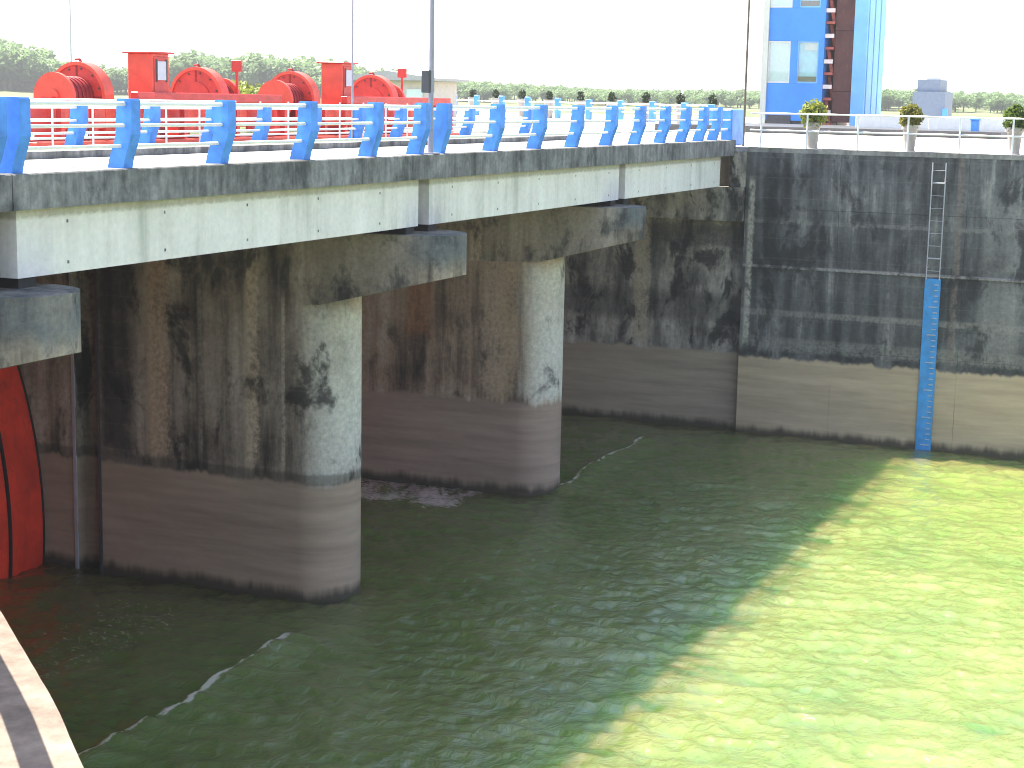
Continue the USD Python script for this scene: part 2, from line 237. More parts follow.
# water of the tail bay: turbid green body colour, foam and aerated streaks by vertex attributes
mat('tail_water', {'g': ('geometry', {}), 'mp': ('mapping', {'scale': (0.75, 1.15, 1.0)}),
    'n1': ('noise_texture', {'scale': 3.0, 'detail': 6.0, 'roughness': 0.6, 'distortion': 0.6}), 'n2': ('noise_texture', {'scale': 0.35, 'detail': 4.0}),
    'rc': ('rgb_ramp', {'ramp': [(0.3, (0.11, 0.156, 0.036)), (0.55, (0.14, 0.184, 0.046)), (0.75, (0.178, 0.213, 0.066))]}),
    'fa': ('attribute', {'attribute': 'foam'}), 'ae': ('attribute', {'attribute': 'aerated'}),
    'mp3': ('mapping', {'scale': (1.4, 1.0, 1.0)}), 'n3': ('noise_texture', {'scale': 5.5, 'detail': 6.0, 'roughness': 0.75, 'distortion': 0.8}),
    'fm': ('math', {'math_type': 'add'}), 'ff': ('map_range', {'range_type': 'smoothstep', 'from_min': 0.82, 'from_max': 1.12, 'clamp': True}),
    'am': ('math', {'math_type': 'multiply', 'value2': 0.5, 'use_clamp': True}), 'ax': ('mix', {'color2': (0.2, 0.29, 0.08)}), 'x': ('mix', {'color2': (0.8, 0.71, 0.52)}),
    'b': ('bump', {'strength': 0.9, 'distance': 0.09}), 'rr': ('map_range', {'to_min': 0.05, 'to_max': 0.7, 'clamp': True}),
    'p': ('principled_bsdf', {'ior': 1.33, 'specular_ior_level': 0.9, 'coat_weight': 0.65, 'coat_ior': 1.42, 'coat_roughness': 0.03, 'subsurface_method': 'random_walk', 'subsurface_weight': 1.0, 'subsurface_scale': 0.8, 'subsurface_radius': (0.4, 1.1, 0.5)})},
    [('g.position', 'mp.vector'), ('mp.vector', 'n1.vector'), ('g.position', 'n2.vector'), ('n2.fac', 'rc.fac'), ('g.position', 'mp3.vector'), ('mp3.vector', 'n3.vector'),
     ('fa.fac', 'fm.value1'), ('n3.fac', 'fm.value2'), ('fm.value', 'ff.value'), ('ae.fac', 'am.value1'), ('am.value', 'ax.fac'), ('rc.color', 'ax.color1'),
     ('ff.result', 'x.fac'), ('ax.color', 'x.color1'), ('x.color', 'p.base_color'), ('n1.fac', 'b.height'), ('b.normal', 'p.normal'), ('b.normal', 'p.coat_normal'), ('ff.result', 'rr.value'), ('rr.result', 'p.roughness')])
mat('lake_water', {'g': ('geometry', {}), 'n1': ('noise_texture', {'scale': 1.2, 'detail': 4.0}), 'b': ('bump', {'strength': 0.3, 'distance': 0.08}),
    'p': ('principled_bsdf', {'base_color': (0.1, 0.14, 0.06), 'roughness': 0.08, 'ior': 1.33})},
    [('g.position', 'n1.vector'), ('n1.fac', 'b.height'), ('b.normal', 'p.normal')])

# ------------------------------------------------------------------ layout
ZS, YF, XW = 10.38, 16.745, 58.3           # slab top, outer slab face, face of the far wall
J = [20.15, 34.1, 47.1]                    # deck joints
PIER = [20.3, 34.1, 46.35]                  # pier axes
HALF = 1.0
ZB = 8.8                                   # underside of the girders
ZW = 10.12                                 # top of the far wall

# ---------------- setting: terrain, waters
def axis(lo, hi, fine0, fine1, d, coarse):
    a = list(np.arange(lo, fine0, coarse)) + list(np.arange(fine0, fine1, d)) + list(np.arange(fine1, hi, coarse)) + [hi]
    return np.array(a)
def grid(xs, ys, zf):
    X, Y = np.meshgrid(xs, ys, indexing='ij'); Z = zf(X, Y); nx, ny = X.shape
    v = np.stack([X, Y, Z], -1).reshape(-1, 3); i = np.arange(nx*ny).reshape(nx, ny)
    a, b, c, d = i[:-1, :-1].ravel(), i[1:, :-1].ravel(), i[1:, 1:].ravel(), i[:-1, 1:].ravel()
    return trimesh.Trimesh(v, np.vstack([np.stack([a, b, c], 1), np.stack([a, c, d], 1)]), process=False)
def ss(a, b, x): t = np.clip((x-a)/(b-a), 0, 1); return t*t*(3-2*t)
def ridge_y(X): return 18.05 + 0.024*(X-24) + 0.1*np.sin(X*0.9) + 0.05*np.sin(X*2.3+1)
def ridge_on(X): return np.maximum(ss(21.5, 23.5, X)*ss(32.0, 30.2, X), ss(45.9, 46.6, X)*ss(56.3, 54.8, X))
def water_z(X, Y):
    c, n_ = math.cos(0.3), math.sin(0.3); U, V = X*c+Y*n_, -X*n_+Y*c          # crests lie across the current
    def rid(k, sx, sy, sd): return 1-np.abs(2*meshkit.fbm(np.stack([U*sx, V*sy, 0*X], -1), 2, sd)-1)
    z = 0.13*(rid(0, 1.25, 0.85, 3)-0.7) + 0.075*(rid(1, 2.7, 1.8, 7)-0.7) + (meshkit.fbm(np.stack([X*0.25, Y*0.35, 0*X], -1)+9, 2, 11)-0.5)*0.12
    z = z*ss(-45, -10, Y)
    d = Y - ridge_y(X); on = ridge_on(X)
    z += on*(0.13*np.exp(-(np.maximum(d, 0)/0.2)**2)*(d > 0) + 0.13*np.exp(-(np.minimum(d, 0)/0.6)**2)*(d <= 0))
    rough = ss(19.5, 21.5, Y)*ss(34, 36, X)*ss(46, 44, X)*0.25 + ss(20, 22, Y)*ss(33, 31, X)*0.12
    z += rough*(meshkit.fbm(np.stack([X*2.2, Y*2.2, 0*X], -1), 3, 5)-0.45)
    return z
wm = grid(axis(-70, 59.5, 13, 58.6, 0.1, 4.0), axis(-70, 31.6, 2, 27.6, 0.1, 4.0), water_z)
vx, vy = wm.vertices[:, 0], wm.vertices[:, 1]
d = vy - ridge_y(vx); on = ridge_on(vx)
foam = on*0.56*np.exp(-((d-0.04)/0.11)**2)*(0.5+0.6*meshkit.noise(np.stack([vx*0.8, 0*vx, 0*vx], -1), 2)+0.55*meshkit.noise(np.stack([vx*4.1, vy*4.1, 0*vx], -1), 4))
patch2 = ss(41.8, 43.4, vx)*ss(45.9, 45.2, vx)*ss(19.6, 20.8, vy)*ss(26.0, 23.4, vy)
patch1 = ss(22, 24, vx)*ss(33, 31, vx)*ss(20.0, 21.3, vy)*ss(25, 23, vy)
foam = np.maximum(foam, patch2*(0.18+0.62*meshkit.fbm(np.stack([vx*0.7, vy*1.6, 0*vx], -1), 3, 21))); foam = np.maximum(foam, patch1*0.3); foam = np.maximum(foam, 0.13*ss(14, 18, vy))
aer = on*np.exp(-(np.minimum(d+0.05, 0)/1.1)**2)*np.exp(-(np.maximum(d, 0)/0.12)**2)
wme = single('river_water', wm, 'tail_water', 'green murky river water below the sluice bridge with ripples and foam lines', kind='structure', smooth=True)
api = UsdGeom.PrimvarsAPI(wme)
for nme, arr in (('foam', foam), ('aerated', aer)):
    api.CreatePrimvar(nme, Sdf.ValueTypeNames.FloatArray, 'vertex').Set(Vt.FloatArray.FromNumpy(arr.astype(np.float32)))
single('reservoir_water', box(-250, 640, 31.4, 760, 7.9, 8.4), 'lake_water', 'calm reservoir water upstream behind the hoist deck', kind='structure')
def az_profile(az):    # skyline height at 400 m against azimuth in degrees
    return np.interp(az, [-40, 5, 8, 10, 13, 16, 20, 24, 27, 29.5, 31, 34, 36, 38, 39.5, 41, 60], [15, 14.3, 15.0, 15.2, 14.6, 14.4, 14.0, 15.2, 16.0, 18.5, 19.2, 19.5, 16.8, 16.0, 20.2, 22.6, 25])
def terr(X, Y):
    R = np.hypot(X, Y); az = np.degrees(np.arctan2(Y, X))
    h = 9.6 + 0*X
    lake = ss(29, 33, Y)*ss(158, 140, X)*ss(500, 470, R) + ss(60, 75, Y)*ss(500, 470, R)
    h = h - 6.0*np.clip(lake, 0, 1)
    chan = ss(63, 60.5, X)*ss(34, 32, Y)
    h = np.where(chan > 0, h - 12.5*chan, h)
    far = ss(460, 740, R)
    top = 11.6 + (az_profile(az)-11.6)*(R/400)
    h = h + far*np.maximum(0, (top-h)*0.62 + 2.0*(meshkit.fbm(np.stack([X*0.012, Y*0.012, 0*X], -1), 3, 8)-0.5))
    return h
xs = np.unique(np.concatenate([np.arange(-2500, 2501, 125.0), np.arange(-60, 1000, 10.0)]))
single('terrain', grid(xs, xs, terr), 'grass_ground', 'low green land and hills around the reservoir', kind='structure', smooth=True)
# paved esplanade behind the far wall
single('esplanade_pavement', box(XW+0.5, 175, -70, 31.3, 9.2, ZW), 'pale_concrete', 'sunlit pale paving of the esplanade on top of the far wall', kind='structure')
single('embankment_road', prism([(99, 31.31), (141, 76), (175, 76), (175, 31.31)], 2, 9.2, 10.3), 'pale_concrete', 'pale embankment road curving away past the tower', kind='structure')

# ---------------- bridge
br = Thing('road_bridge', 'concrete sluice road bridge with pale girders on cantilevered piers', 'bridge', (40, 20, ZS))
ends = [-14, J[0], J[1], J[2], XW-0.02]
for i in range(4):
    x0, x1 = ends[i]+0.015, ends[i+1]-0.015
    prof = [(YF, 9.84), (24.35, 9.84), (24.35, ZS), (22.6, ZS), (22.6, ZS-0.2), (17.9, ZS-0.2), (17.9, ZS-0.02), (17.88, ZS), (YF+0.02, ZS), (YF, ZS-0.02)]
    slab = weather(prism(prof, 0, x0, x1), 0.007, 1.3, 0.4, i)
    s = br.part('deck_slab', slab, 'slab_concrete')
    br.part('road_deck', box(x0, x1, 17.93, 22.58, ZS-0.198, ZS-0.15), 'road_surface', under=s)
    bx0 = ends[i] + (0.27 if i else 0.0); bx1 = ends[i+1]-0.27 if i < 3 else 57.05
    for yb in (16.92, 18.9, 20.9, 22.9):
        prof = [(yb, ZB), (yb+0.5, ZB), (yb+0.5, 9.84), (yb, 9.84)]
        bm = prism(prof, 0, bx0, bx1)
        bp = br.part('girder', weather(bm, 0.004, 0.7, 0.4, 20+i) if yb < 17 else bm, 'beam_concrete', label='outer pale girder facing downstream' if yb < 17 else None)
    for xk in np.arange(bx0+1.2, bx1-0.4, 2.6):
        for zk in (ZB+0.14, ZB+0.78): br.part('anchor_recess', box(xk-0.02, xk+0.02, 16.915, 16.93, zk, zk+0.05), 'slab_concrete', under=None)
    if i:
        br.part('bearing_diaphragm', box(ends[i]-0.268, ends[i]+0.268, 17.25, 23.3, ZB+0.02, 9.83), 'joint_concrete')
        for sx in (-0.55, 0.55):
            br.part('bearing_pad', box(ends[i]+sx-0.2, ends[i]+sx+0.2, 16.98, 17.4, 8.64, 8.797), 'black_rubber')

# railings
RZ = [1.035, 0.69, 0.36]
def post_mesh(x, y, z, h=1.12, w=0.25, flip=1):
    prof = [(0.05, 0), (0.36, 0), (0.33, 0.14), (0.2, 0.5), (0.16, h-0.03), (0.14, h), (-0.1, h), (-0.12, h-0.03), (-0.12, 0.55), (0.02, 0.14)]
    return prism([(y+flip*a, z+b) for a, b in prof], 0, x-w/2, x+w/2)
def rail_run(name, label, xs, y, z, x0, x1, h=1.12, group=None, r=0.03, flip=1, ext=0.25):
    t = Thing(name, label, 'railing', ((x0+x1)/2, y, z), group)
    for x in xs: t.part('post', post_mesh(x, y, z, h, flip=flip), 'blue_paint')
    for k, rz in enumerate(RZ):
        t.part('rail', cyl((x0, y+flip*(0.02 if rz > 0.5 else 0.1), z+rz*h/1.12), (x1, y+flip*(0.02 if rz > 0.5 else 0.1), z+rz*h/1.12), r*(1.25 if k == 0 else 1), 10), 'white_pipe', smooth=40)
    return t
G = 'blue post railings along the bridge'
rail_run('bridge_railing', 'blue post railing on the outer kerb at the left frame edge', [8.6, 11.4, 14.2, 17.0, 19.9], YF+0.08, ZS, 7.2, 19.9, group=G)
rail_run('bridge_railing', 'blue post railing on the outer kerb in front of the first two hoist drums', [20.42, 23.15, 26.0, 28.9, 31.65, 33.85], YF+0.08, ZS, 20.42, 33.85, group=G)
rail_run('bridge_railing', 'blue post railing on the outer kerb right of the tall grey lamp pole', [34.95, 37.9, 40.62, 43.25, 45.9], YF+0.08, ZS, 34.95, 46.9, group=G)
t = rail_run('bridge_railing', 'blue post railing on the outer kerb ending at the blue end block', [48.35, 50.7, 52.8, 54.7, 56.3], YF+0.08, ZS, 47.5, 57.9, group=G)
single('railing_end_block', box(57.75, 59.2, YF+0.02, YF+0.42, ZS-0.2, ZS+1.05, 0.03), 'blue_paint', 'solid blue block ending the outer railing at the wall corner', 'end block')
fx = [31.2, 33.95, 36.55, 38.95, 41.6, 44.2]
rail_run('bridge_railing', 'blue post railing on the far kerb in front of the red hoists, nearer run', fx, 24.0, ZS, 26.0, 45.2, h=0.95, group=G)
rail_run('bridge_railing', 'blue post railing on the far kerb in front of the red hoists, farther run', [46.8, 49.3, 51.8, 54.3, 56.8], 24.0, ZS, 46.0, 57.8, h=0.95, group=G)

# piers
def pier(ax, half, y_tip, label, m, capm):
    t = Thing('bridge_pier', label, 'pier', (ax, 22, -3), 'concrete piers under the bridge')
    r = half; a = np.linspace(math.pi, 2*math.pi, 49)
    # plan: upstream square end with stop-log slots, downstream rounded nose
    slot = [(24.95, 25.6)]
    plan = [(ax + r*math.cos(k), y_tip + r + r*math.sin(k)) for k in a]
    plan += [(ax+r, 25.15), (ax+r-0.35, 25.15), (ax+r-0.35, 25.8), (ax+r, 25.8), (ax+r, 31), (ax-r, 31), (ax-r, 25.8), (ax-r+0.35, 25.8), (ax-r+0.35, 25.15), (ax-r, 25.15)]
    body = prism(plan, 2, -3, 8.6)
    v, f = trimesh.remesh.subdivide_to_size(body.vertices, body.faces, 0.6, max_iter=14)
    body = trimesh.Trimesh(v, f); body.merge_vertices()
    n = np.stack([meshkit.fbm(body.vertices*0.9+7*k, 3, k+int(ax))-0.5 for k in range(2)], 1)*0.006
    body.vertices[:, :2] += n
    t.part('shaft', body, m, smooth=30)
    hw_ = half+0.006; aa = np.linspace(math.pi, 2*math.pi, 25); tip = 15.95
    capplan = [(ax + hw_*math.cos(k), tip + hw_ + hw_*math.sin(k)) for k in aa] + [(ax+hw_, 24.6), (ax-hw_, 24.6)]
    prof = [(24.7, 7.6), (y_tip+3.4, 6.9), (y_tip+0.4, 6.98), (15.5, 7.85), (15.5, 8.9), (24.7, 8.9)]
    cap = trimesh.boolean.intersection([prism(capplan, 2, 6.0, 8.64), prism(prof, 0, ax-2, ax+2)], engine='manifold')
    cap = weather(cap, 0.003, 1.1, 0.3, int(ax))
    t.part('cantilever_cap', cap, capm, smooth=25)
    for sx in (-1, 1):
        for yy, mm in ((25.1, 'steel_dark'), (25.84, 'galvanised')):
            t.part('slot_steel', box(ax+sx*half-0.025, ax+sx*half+0.025, yy-0.04, yy+0.04, -3, 8.5), mm)
    return t
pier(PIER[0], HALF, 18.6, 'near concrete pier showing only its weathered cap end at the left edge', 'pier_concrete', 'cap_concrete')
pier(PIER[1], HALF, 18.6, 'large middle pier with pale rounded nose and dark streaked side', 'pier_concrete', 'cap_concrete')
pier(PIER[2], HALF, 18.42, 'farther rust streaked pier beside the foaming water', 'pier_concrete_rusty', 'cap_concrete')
single('near_abutment', box(-14, 8.2, 16.4, 31, -3, 8.74), 'abutment_concrete', 'unseen abutment added under the left end of the bridge to darken it', 'abutment')  # out of view; added with the longer deck to shade the space beneath
# hoist deck above the gates
single('hoist_deck', cat(box(7, 58.6, 24.36, 31.3, 9.55, 9.98)), 'slab_concrete', 'concrete hoist deck carrying the red gate hoists', 'platform')

# gates
def gate(x0, x1, label):
    t = Thing('sluice_gate', label, 'sluice gate', ((x0+x1)/2, 28, 0), 'red curved sluice gates between the piers')
    R, cz, cy = 12.0, 1.0, 38.78
    a = np.linspace(-0.2, 0.52, 22)
    outer = [(cy-R*math.cos(k), cz+R*math.sin(k)) for k in a]; inner = [(cy-(R-0.12)*math.cos(k), cz+(R-0.12)*math.sin(k)) for k in a]
    t.part('skin_plate', prism(outer+inner[::-1], 0, x0, x1), 'gate_red', smooth=30)
    for xa in (x0+0.03, x1-0.09):
        o2 = [(cy-(R+0.02)*math.cos(k), cz+(R+0.02)*math.sin(k)) for k in a]
        t.part('side_seal', prism(o2+outer[::-1], 0, xa, xa+0.06), 'black_rubber')
    for xa in np.linspace(x0+1.33, x1-1.33, 7):
        o2 = [(cy-(R+0.07)*math.cos(k), cz+(R+0.07)*math.sin(k)) for k in a]; i2 = [(cy-(R+0.001)*math.cos(k), cz+(R+0.001)*math.sin(k)) for k in a]
        t.part('rib', prism(o2+i2[::-1], 0, xa-0.03, xa+0.03), 'black_rubber')
    return t
gate(PIER[0]+HALF+0.02, PIER[1]-HALF-0.02, 'red curved steel sluice gate in the near bay at the left edge')
gate(PIER[1]+HALF+0.02, PIER[2]-HALF-0.02, 'red steel sluice gate hidden in the shade of the second bay')
gate(PIER[2]+HALF+0.02, 58.3, 'red steel sluice gate low in the bay by the abutment')
def headwall(x0, x1):
    return box(x0, x1, 28.6, 29.0, 5.6, 9.54)
hw = Thing('breast_wall', 'dark concrete breast wall between the piers above the gates', 'wall', (40, 27.8, 8))
for x0, x1 in ((PIER[0]+HALF, PIER[1]-HALF), (PIER[1]+HALF, PIER[2]-HALF), (PIER[2]+HALF, 58.4)):
    hw.part('wall_panel', headwall(x0+0.004, x1-0.004), 'abutment_concrete')

# ---------------- far wall and abutment
fw_ = Thing('retaining_wall', 'tall black stained concrete river wall with a brown mud band', 'wall', (XW, 0, 0))
lifts = [(-3, 3.18), (3.185, 6.0), (6.005, 8.05), (8.055, ZW-0.14)]
for i, (z0, z1) in enumerate(lifts):
    off = [0.05, 0.035, 0.0, 0.012][i]
    for k, (ya, yb) in enumerate(((-60, 4.0), (4.006, 8.7), (8.706, 13.0), (13.006, 16.32))):
        fw_.part('wall_panel', weather(box(XW-off-0.004*k, XW+1.2, ya, yb, z0, z1, 0.0), 0.008, 0.9, 0.9, i*7+k) if ya > -50 else box(XW-off, XW+1.2, ya, yb, z0, z1), 'wall_concrete')
fw_.part('lift_ledge', weather(box(XW-0.075, XW+0.1, -60, 16.33, 5.96, 6.03), 0.012, 2.5, 0.6, 3), 'wall_concrete')
fw_.part('coping', weather(box(XW-0.03, XW+1.3, -60, 16.36, ZW-0.14, ZW+0.02), 0.006, 1.1, 0.7, 5), 'coping_dark')
ab = Thing('bridge_abutment', 'patchy grey abutment under the end of the bridge', 'abutment', (58.6, 22, 0))
ab.part('stem', weather(box(58.6, 60, 16.33, 31, -3, 7.55), 0.012, 0.8, 0.8, 2), 'abutment_concrete')
ab.part('bearing_shelf', weather(box(58.0, 60, 16.37, 31, 7.555, 8.74, 0.0), 0.01, 1.0, 0.5, 4), 'abutment_concrete')
ab.part('back_wall', box(58.55, 60, 16.92, 31, 8.745, 9.83), 'joint_concrete')
ab.part('corner_pillar', weather(box(58.12, 59.9, 16.335, 16.9, 8.75, 9.97), 0.012, 1.5, 0.4, 8), 'abutment_concrete')

# water gauge, ladder
ga = Thing('water_gauge', 'tall blue painted staff gauge board fixed to the river wall', 'water gauge', (XW-0.1, 9.66, 0))
ga.part('board', weather(box(XW-0.13, XW-0.06, 9.40, 9.93, -0.6, 5.93, 0.01), 0.006, 1.5, 0.5, 1), 'gauge_blue')
for k in range(30):
    z = 0.2+k*0.19; w = 0.3 if k % 5 == 0 else 0.14
    ga.part('scale_mark', box(XW-0.139, XW-0.128, 9.46, 9.46+w, z, z+0.035), 'galvanised')
la = Thing('wall_ladder', 'thin galvanised ladder on the river wall above the blue gauge', 'ladder', (XW-0.2, 9.66, 6))
for y in (9.44, 9.88): la.part('stile', cyl((XW-0.2, y, 5.9), (XW-0.2, y, 9.82), 0.021, 8), 'galvanised', smooth=40)
for k in range(9):
    z = 6.2+k*0.42; la.part('rung', cyl((XW-0.2, 9.44, z), (XW-0.2, 9.88, z), 0.008 if k not in (1, 7) else 0.022, 8), 'galvanised', smooth=40)
for z in (6.3, 9.2):
    for y in (9.44, 9.88): la.part('bracket', cyl((XW-0.2, y, z), (XW+0.02, y, z), 0.018, 6), 'galvanised')

# esplanade railing and planters
er = Thing('esplanade_railing', 'thin white two-bar railing along the top of the river wall', 'railing', (XW, 8, ZW))
for y in (15.9, 14.28, 12.52, 10.83, 9.11, 7.4, 5.7, 4.0, 2.3, 0.6): er.part('post', cyl((XW+0.12, y, ZW), (XW+0.12, y, ZW+1.2), 0.032, 8), 'white_pipe', smooth=40)
for z in (0.62, 1.2): er.part('rail', cyl((XW+0.12, 0.2, ZW+z), (XW+0.12, 16.3, ZW+z), 0.03, 8), 'white_pipe', smooth=40)
def leaf_ball(n, rx, rz, size, seed, shell=0.35, squash=1.0):
    g = np.random.default_rng(seed); u = g.normal(size=(n, 3)); u /= np.linalg.norm(u, axis=1)[:, None]
    lump = 0.72 + 0.5*meshkit.fbm(u*2.1+seed, 3, seed)
    rad = (1-shell*g.random(n)**1.5)*lump; c = u*rad[:, None]*np.array([rx, rx, rz])
    a = g.normal(size=(n, 3)); a /= np.linalg.norm(a, axis=1)[:, None]; b = np.cross(a, u+0.6*g.normal(size=(n, 3))); b /= np.maximum(np.linalg.norm(b, axis=1), 1e-6)[:, None]
    s = size*(0.6+0.8*g.random(n))[:, None]
    v = np.stack([c-a*s, c+b*s*0.55, c+a*s, c-b*s*0.55], 1).reshape(-1, 3); i = np.arange(n)*4
    return trimesh.Trimesh(v, np.vstack([np.stack([i, i+1, i+2], 1), np.stack([i, i+2, i+3], 1)]), process=False)
pot_profile = [(0.001, 0), (0.2, 0), (0.2, 0.05), (0.18, 0.09), (0.24, 0.72), (0.3, 0.78), (0.31, 0.92), (0.27, 0.92), (0.24, 0.84), (0.001, 0.84)]
pot = Thing('flower_pot', 'tapered concrete flower pot on the wall top in front of the blue tower', 'flower pot', (XW+0.62, 14.2, ZW), 'planters along the wall top')
pot.part('bowl', at(lathe(pot_profile), XW+0.62, 14.2, ZW), 'pot_concrete', smooth=35)
dup(pot, (XW+0.62, 10.85, ZW), 'tapered concrete flower pot on the wall top left of the ladder, orange shrub in it')
dup(pot, (XW+0.62, 7.4, ZW), 'tapered concrete flower pot on the wall top at the right frame edge')
for y, m, lab, sd in ((14.2, 'leaf_yellow', 'round yellow green shrub in the pot in front of the blue tower', 1), (10.85, 'leaf_orange', 'orange tinted shrub in the pot left of the ladder', 2), (7.4, 'leaf_bright', 'fresh green shrub in the pot at the right frame edge', 3)):
    s = Thing('potted_shrub', lab, 'shrub', (XW+0.62, y, ZW+0.84), 'shrubs in the wall top pots')
    s.part('foliage', at(leaf_ball(1100, 0.42+0.05*(sd == 1), (0.52, 0.44, 0.48)[sd-1], 0.075, sd+40, 0.6), XW+0.62, y, ZW+1.2), m)
    s.part('stem', cyl((XW+0.62, y, ZW+0.8), (XW+0.62, y, ZW+1.2), 0.03, 6), 'bark')

# ---------------- hoists
def drum(t, x, y, z, s, flip):
    """cable drum with a big gear guard disc; flip = -1 drum on the near side of the disc"""
    t.part('gear_guard', cat(cyl((x-0.16, y, z), (x+0.16, y, z), 0.9, 36), cyl((x-0.19, y, z), (x+0.19, y, z), 0.5, 24)), 'red_paint', smooth=40)
    p = t.part('cable_drum', cyl((x+flip*0.17, y-0.05, z), (x+flip*1.1, y-0.05, z), 0.5, 28), 'dark_red_paint', smooth=40)
    t.part('drum_flange', cat(cyl((x+flip*1.1, y-0.05, z), (x+flip*1.22, y-0.05, z), 0.64, 30), cyl((x+flip*1.22, y-0.05, z), (x+flip*1.28, y-0.05, z), 0.2, 16)), 'red_orange_paint', smooth=40)
    t.part('guard_rim', trimesh.creation.annulus(0.84, 0.935, 0.4, sections=36, transform=trimesh.transformations.translation_matrix([x, y, z]) @ trimesh.transformations.rotation_matrix(math.pi/2, [0, 1, 0])), 'red_orange_paint', smooth=40)
    fx_ = x-0.165
    gs = t.part('guard_seam', cat(box(fx_-0.012, fx_+0.004, y-0.02, y+0.02, z-0.86, z+0.9), box(fx_-0.01, fx_+0.004, y-0.86, y-0.5, z-0.02, z+0.02), box(fx_-0.01, fx_+0.004, y+0.5, y+0.86, z-0.02, z+0.02)), 'dark_red_paint')
    t.part('bolt_ring', cat(*[cyl((fx_-0.03, y+0.76*math.cos(k), z+0.76*math.sin(k)), (fx_, y+0.76*math.cos(k), z+0.76*math.sin(k)), 0.028, 6) for k in np.arange(12)*math.pi/6+0.2]), 'steel_dark')
    t.part('lifting_eye', cat(cyl((x, y-0.06, z+0.9), (x, y+0.02, z+1.0), 0.035, 8), cyl((x, y+0.02, z+1.0), (x, y+0.16, z+0.99), 0.03, 8)), 'dark_red_paint')
    for q in range(5):
        xx = x+flip*(0.28+0.17*q); t.part('rope_coil', trimesh.creation.torus(0.515, 0.03, 24, 6, transform=trimesh.transformations.translation_matrix([xx, y-0.05, z]) @ trimesh.transformations.rotation_matrix(math.pi/2, [0, 1, 0])), 'dark_red_paint', smooth=60)
    t.part('wire_rope', cyl((x+flip*0.45, y-0.57, z), (x+flip*0.45, y-0.57, 9.99), 0.025, 6), 'steel_dark')
    for sy in (-1, 1):
        t.part('bearing_stand', box(x-0.3, x+0.3, y+sy*0.62-0.09, y+sy*0.62+0.09, 10.35, z-0.3, 0.02), 'red_paint')
    t.part('bearing_stand', prism([(y-0.45, 10.4), (y+0.4, 10.4), (y+0.15, z), (y-0.2, z)], 0, x+flip*1.38-0.08, x+flip*1.38+0.08), 'red_paint')
DX = (37.75, 43.35, 48.75, 54.3)
def hoist(xc, xa, xb, dl, dr, label):
    t = Thing('gate_hoist', label, 'gate hoist', (xc, 28.8, 9.98), 'red gate hoists on the upstream deck')
    for y in (27.3, 30.2): t.part('base_girder', box(xa, xb, y-0.15, y+0.15, 9.985, 10.36, 0.02), 'red_orange_paint')
    for x in np.arange(xa+0.4, xb, 1.6): t.part('cross_girder', box(x-0.12, x+0.12, 27.46, 30.04, 10.02, 10.32), 'dark_red_paint')
    for x in np.arange(xa+0.25, xb, 1.35): t.part('frame_leg', box(x-0.08, x+0.08, 27.6, 27.76, 10.365, 11.36), 'red_paint')
    t.part('top_girder', box(xc-1.9 if dl > xc-3.2 else dl+1.0, xb-0.6, 27.55, 27.8, 11.365, 11.62, 0.02), 'red_paint')
    n_ = int((xb-xa-0.6)/1.6)
    for q in range(n_):
        x0_, x1_ = xa+0.3+q*(xb-xa-0.6)/n_, xa+0.3+(q+1)*(xb-xa-0.6)/n_-0.03
        t.part('side_plate', box(x0_, x1_, 27.9, 27.97, 10.55+0.1*(q % 2), 11.34, 0.01), 'red_orange_paint' if q % 3 else 'red_paint')
    t.part('line_shaft', cyl((dl, 29.4, 11.2), (dr, 29.4, 11.2), 0.09, 12), 'dark_red_paint', smooth=40)
    t.part('gearbox', box(xc-0.9, xc+0.1, 28.5, 29.7, 10.35, 11.3, 0.06), 'red_paint')
    t.part('gearbox', box(xc+0.35, xc+1.3, 28.8, 29.5, 10.35, 11.1, 0.06), 'dark_red_paint')
    t.part('motor', cat(cyl((xc+1.4, 29.2, 10.9), (xc+2.1, 29.2, 10.9), 0.28, 20), box(xc+1.5, xc+2.0, 29.0, 29.4, 10.36, 10.7)), 'red_orange_paint', smooth=40)
    drum(t, dl, 29.0, 11.45, 1, -1); drum(t, dr, 29.0, 11.45, 1, 1)
    return t
hoist(40.2, 33.6, 46.3, DX[0], DX[1], 'nearer red gate hoist, two drums on either side of the tall red cabinet')
hoist(51.7, 46.9, 58.3, DX[2], DX[3], 'farther red gate hoist, two drums beside the short red cabinet')
def cabinet(x, y, z0, z1, w, d_, label):
    t = Thing('control_cabinet', label, 'control cabinet', (x, y, z0), 'red control cabinets on the hoists')
    t.part('body', box(x-w/2, x+w/2, y-d_/2, y+d_/2, z0, z1, 0.015), 'red_orange_paint')
    t.part('roof', box(x-w/2-0.1, x+w/2+0.1, y-d_/2-0.12, y+d_/2+0.12, z1+0.002, z1+0.05, 0.01), 'red_paint')
    t.part('door', box(x-w/2+0.08, x+w/2-0.08, y-d_/2-0.025, y-d_/2-0.002, z0+0.1, z1-0.08, 0.008), 'red_paint')
    wn = t.part('meter_window', box(x-0.2, x+0.2, y-d_/2-0.045, y-d_/2-0.026, z0+0.75, z1-0.2, 0.005), 'pale_panel')
    t.part('window_frame', cat(box(x-0.25, x-0.2, y-d_/2-0.05, y-d_/2-0.026, z0+0.7, z1-0.15), box(x+0.2, x+0.25, y-d_/2-0.05, y-d_/2-0.026, z0+0.7, z1-0.15)), 'steel_dark', under=wn)
    t.part('plinth', box(x-w/2+0.1, x+w/2-0.1, y-d_/2+0.1, y+d_/2-0.1, z0-0.75, z0-0.002), 'dark_red_paint')
cabinet(39.7, 28.2, 11.2, 12.66, 0.8, 0.8, 'tall red control cabinet with a grey window between the first two drums')
cabinet(50.65, 28.4, 11.2, 12.68, 0.8, 0.8, 'smaller looking red control cabinet between the last two drums')
